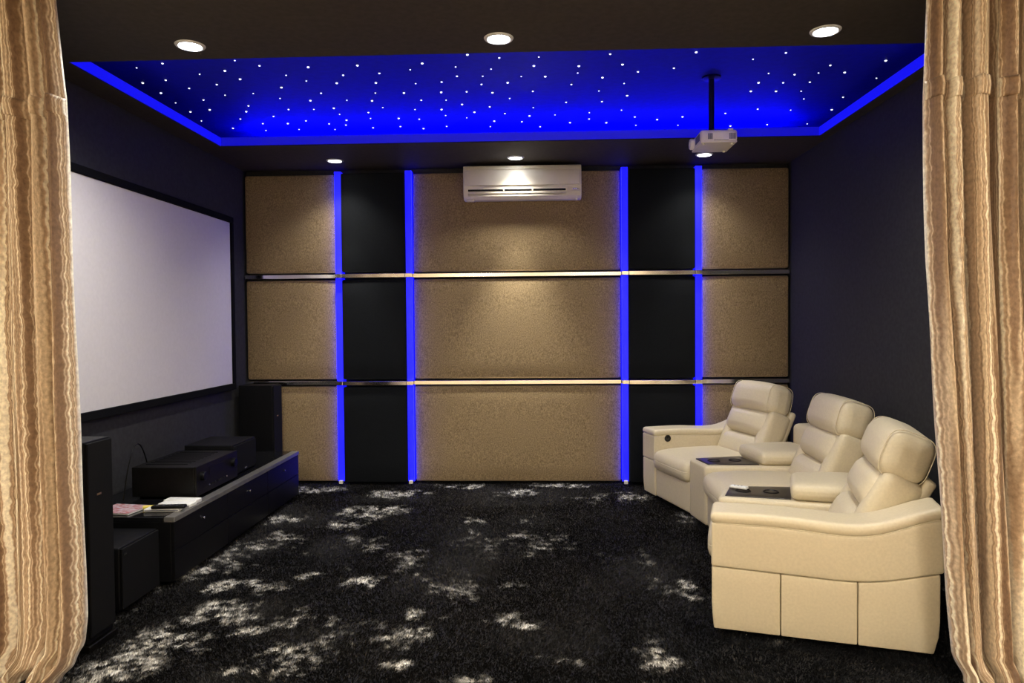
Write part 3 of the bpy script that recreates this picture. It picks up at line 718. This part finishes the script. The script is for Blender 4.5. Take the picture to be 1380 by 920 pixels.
t = thing('centre_speaker', 'black box-shaped centre speaker behind the AV receiver', 'speaker', (-2.20, 4.87, CZ), 0)
MB().box(-0.17, 0.15, -0.22, 0.17, 0.0, 0.21).build('cabinet', M['blackash'], t, bevel=0.005)
MB().box(0.151, 0.162, -0.21, 0.16, 0.01, 0.20).build('grille', M['grille'], t, bevel=0.004)
MB().box(0.1625, 0.164, -0.045, -0.005, 0.02, 0.030).build('badge', M['chrome'], t)

# --- loudspeakers
def tower(label, loc, w_, d_, h_, badge):
    t = thing('floor_speaker', label, 'speaker', loc, 0, 'black floor-standing speakers')
    MB().box(-d_ / 2 - 0.015, d_ / 2, -w_ / 2 - 0.012, w_ / 2 + 0.012, 0.0, 0.03).build('plinth', M['blackplastic'], t, bevel=0.004)
    MB().box(-d_ / 2, d_ / 2 - 0.016, -w_ / 2, w_ / 2, 0.031, h_).build('cabinet', M['blackash'], t, bevel=0.005)
    MB().box(d_ / 2 - 0.0155, d_ / 2 - 0.002, -w_ / 2 + 0.004, w_ / 2 - 0.004, 0.06, h_ - 0.006).build('grille', M['grille'], t, bevel=0.004)
    MB().box(d_ / 2 - 0.002, d_ / 2 - 0.0005, -0.03, 0.0, h_ * badge, h_ * badge + 0.008).build('badge', M['brass'], t)
tower('tall black floor speaker beside a striped curtain and the subwoofer', (-2.06, 3.02, 0), 0.18, 0.30, 0.897, 0.735)
tower('tall black floor speaker in the corner against the brown panels', (-2.365, 5.955, 0), 0.19, 0.30, 0.885, 0.7)
t = thing('subwoofer', 'small black cube subwoofer between floor speaker and cabinet', 'subwoofer', (-2.20, 3.485, 0), 0)
cushion('cabinet', (-0.18, -0.17, 0.02), (0.182, 0.17, 0.325), M['blackash'], t, r=0.008, n=4)
MB().box(0.183, 0.195, -0.165, 0.165, 0.026, 0.319).build('grille', M['grille'], t, bevel=0.004)
MB().box(0.1955, 0.197, -0.155, -0.130, 0.285, 0.296).build('badge', M['chrome'], t)
for x, y in ((-0.14, -0.13), (-0.14, 0.13), (0.14, -0.13), (0.14, 0.13)): MB().lathe([(0.018, 0.0), (0.016, 0.022)], 12, (x, y, 0)).build('foot', M['blackplastic'], t)

# --- small things on the near end of the cabinet
for k, (x, y, rz, z) in enumerate(((-2.055, 3.80, 4, 0.0), (-2.03, 3.895, -5, 0.0), (-2.035, 3.965, -3, 0.0))):
    t = thing('disc_case', ['white disc case lying on the cabinet under the black remote', 'white disc case between the remote and the receiver', 'white disc case touching the front of the receiver'][k], 'disc case', (x, y, CZ + 0.001), RAD(rz), 'white disc cases on the cabinet')
    cushion('cover', (-0.095, -0.035, 0.0), (0.095, 0.035, 0.015 + 0.004 * k), M['paper'], t, r=0.003, n=3)
    MB().box(-0.09, 0.09, -0.0358, -0.0352, 0.005, 0.010).build('spine_slot', M['greyvent'], t)
t = thing('remote_control', 'long black remote control lying on a white disc case', 'remote', (-2.02, 3.785, CZ + 0.0165), RAD(6))
cushion('case', (-0.09, -0.022, 0.0), (0.09, 0.022, 0.018), M['blackplastic'], t, r=0.008, n=4)
for i in range(4):
    for j in range(2): MB().lathe([(0.0045, 0.0175), (0.0035, 0.0195)], 8, (-0.06 + 0.035 * i, -0.009 + 0.018 * j, 0)).build('button', M['greyvent'], t)
t = thing('yellow_card', 'small yellow card tucked beside the white disc cases', 'card', (-2.16, 3.845, CZ + 0.001), RAD(20))
MB().box(-0.035, 0.035, -0.02, 0.02, 0.0, 0.012).build('card', M['yellow'], t, bevel=0.001)
t = thing('magazine', 'red and grey printed magazine at the end of the cabinet', 'magazine', (-2.29, 3.80, CZ + 0.001), RAD(-8))
MB().box(-0.105, 0.105, -0.09, 0.09, 0.0, 0.008).build('pages', M['paper'], t)
MB().box(-0.106, 0.106, -0.091, 0.091, 0.0082, 0.0092).build('cover', M['cover'], t)
tag(MB().tube([(-2.40, 4.00 + 0.30 * q, CZ + 0.006 + 0.30 * math.sin(math.pi * q) ** 0.8) for q in np.linspace(0, 1, 24)], 0.004, 8).build('signal_cable', M['blackplastic'], smooth=True),
    'thin black cable looping up behind the AV receiver', 'cable')

# --- curtains
def curtain(label, x_out, edge, folds, seed, z_top, flip):
    """edge: (z, x) of the free edge from floor to top; x_out: fixed outer side"""
    zz = np.array([e[0] for e in edge]); xx = np.array([e[1] for e in edge])
    nu, nv = 220, 150
    U = np.linspace(0, 1, nu)
    V = np.concatenate([np.linspace(0.004, 0.16, 36), np.linspace(0.17, z_top, nv - 36)])
    r = np.random.default_rng(seed)
    # irregular fold phase
    ph = np.cumsum(0.6 + 0.9 * r.random(folds * 2 + 2)); 
    phase = np.interp(U, np.linspace(0, 1, len(ph)), (ph - ph[0]) / (ph[-1] - ph[0]) * folds * 2 * math.pi)
    amp = np.interp(U, np.linspace(0, 1, 9), 0.6 + 0.7 * r.random(9))
    def surf(u_idx, z, off=0.0):
        u, p, a = U, phase, amp
        xe = np.interp(z, zz, xx)
        k = 1.0 - 0.25 * np.clip((z - 0.4) / 2.2, 0, 1)
        sway = 0.5 * np.sin(1.7 * z + seed) * np.sin(2 * math.pi * u * 1.5 + seed)
        pp = p + 0.55 * sway
        y = 2.70 + 0.088 * k * a * np.sin(pp) + 0.012 * np.sin(2.3 * pp + 1.1 + 0.8 * z) + 0.004 * np.sin(5 * pp + 7 * z)
        x = x_out + (xe - x_out) * u + 0.016 * k * np.sin(2 * pp) * np.sin(math.pi * np.clip(u, 0, 1))
        # the cloth bunches on the floor
        b = np.clip((0.16 - z) / 0.16, 0, 1)
        y = y - 0.045 * b * np.sin(math.pi * b) - 0.03 * b * b + 0.018 * b * np.sin(3 * pp + 40 * z)
        x = x + 0.012 * b * np.sin(1.5 * pp + 60 * z)
        y = y - off
        return np.stack([x, y, np.full_like(x, z)], 1)
    def sheet(name, Vs, off, parent, thick):
        P = np.concatenate([surf(None, z, off(z) if callable(off) else off) for z in Vs])
        n = len(Vs)
        idx = np.arange(n * nu).reshape(n, nu)
        q = np.stack([idx[:-1, :-1], idx[:-1, 1:], idx[1:, 1:], idx[1:, :-1]], -1).reshape(-1, 4)
        o = mesh_obj(name, P.tolist(), q.tolist(), M['curtain'], parent, smooth=True)
        uvl = o.data.uv_layers.new(name='UVMap')
        width = abs(xx.mean() - x_out) * 1.9
        li = np.empty(len(o.data.loops), np.int32); o.data.loops.foreach_get('vertex_index', li)
        uu = U[li % nu] * width + seed * 2.31; vv = np.array(Vs)[li // nu]
        uvl.data.foreach_set('uv', np.stack([uu, vv], 1).astype(np.float32).ravel())
        sm = o.modifiers.new('cloth', 'SOLIDIFY'); sm.thickness = thick; sm.offset = 0
        return o
    t = thing('curtain', label, 'curtain', (0, 0, 0), 0, 'striped gold curtains at the hall opening')
    sheet('drape', V, 0.0, t, 0.004)
    zb = 2.225
    sheet('tuck_band', np.linspace(zb - 0.034, zb + 0.034, 8), lambda z: 0.008 + 0.008 * (1 - ((z - zb) / 0.036) ** 2), t, 0.004)
    return t
curtain('gold and brown striped curtain beside the black floor speaker', -2.54, [(0, -1.875), (0.06, -1.835), (0.13, -1.800), (0.25, -1.785), (0.5, -1.785), (1.2, -1.797), (2.26, -1.806), (2.70, -1.84)], 7, 3, 2.71, False)
curtain('gold and brown striped curtain beside the panelled recliner arm', 2.11, [(0, 1.60), (0.06, 1.555), (0.15, 1.53), (0.35, 1.515), (1.03, 1.476), (1.6, 1.44), (2.2, 1.418), (2.70, 1.425)], 7, 5, 2.71, True)
for x0, x1, lab in ((-2.55, -1.78, 'screen side'), (1.38, 2.12, 'recliner side')):
    tag(MB().box(x0, x1, 2.64, 2.76, 2.712, ZS - 0.001).build('curtain_track', M['blackplastic'], bevel=0.003), 'black ceiling track carrying the ' + lab + ' striped curtain', 'curtain track')
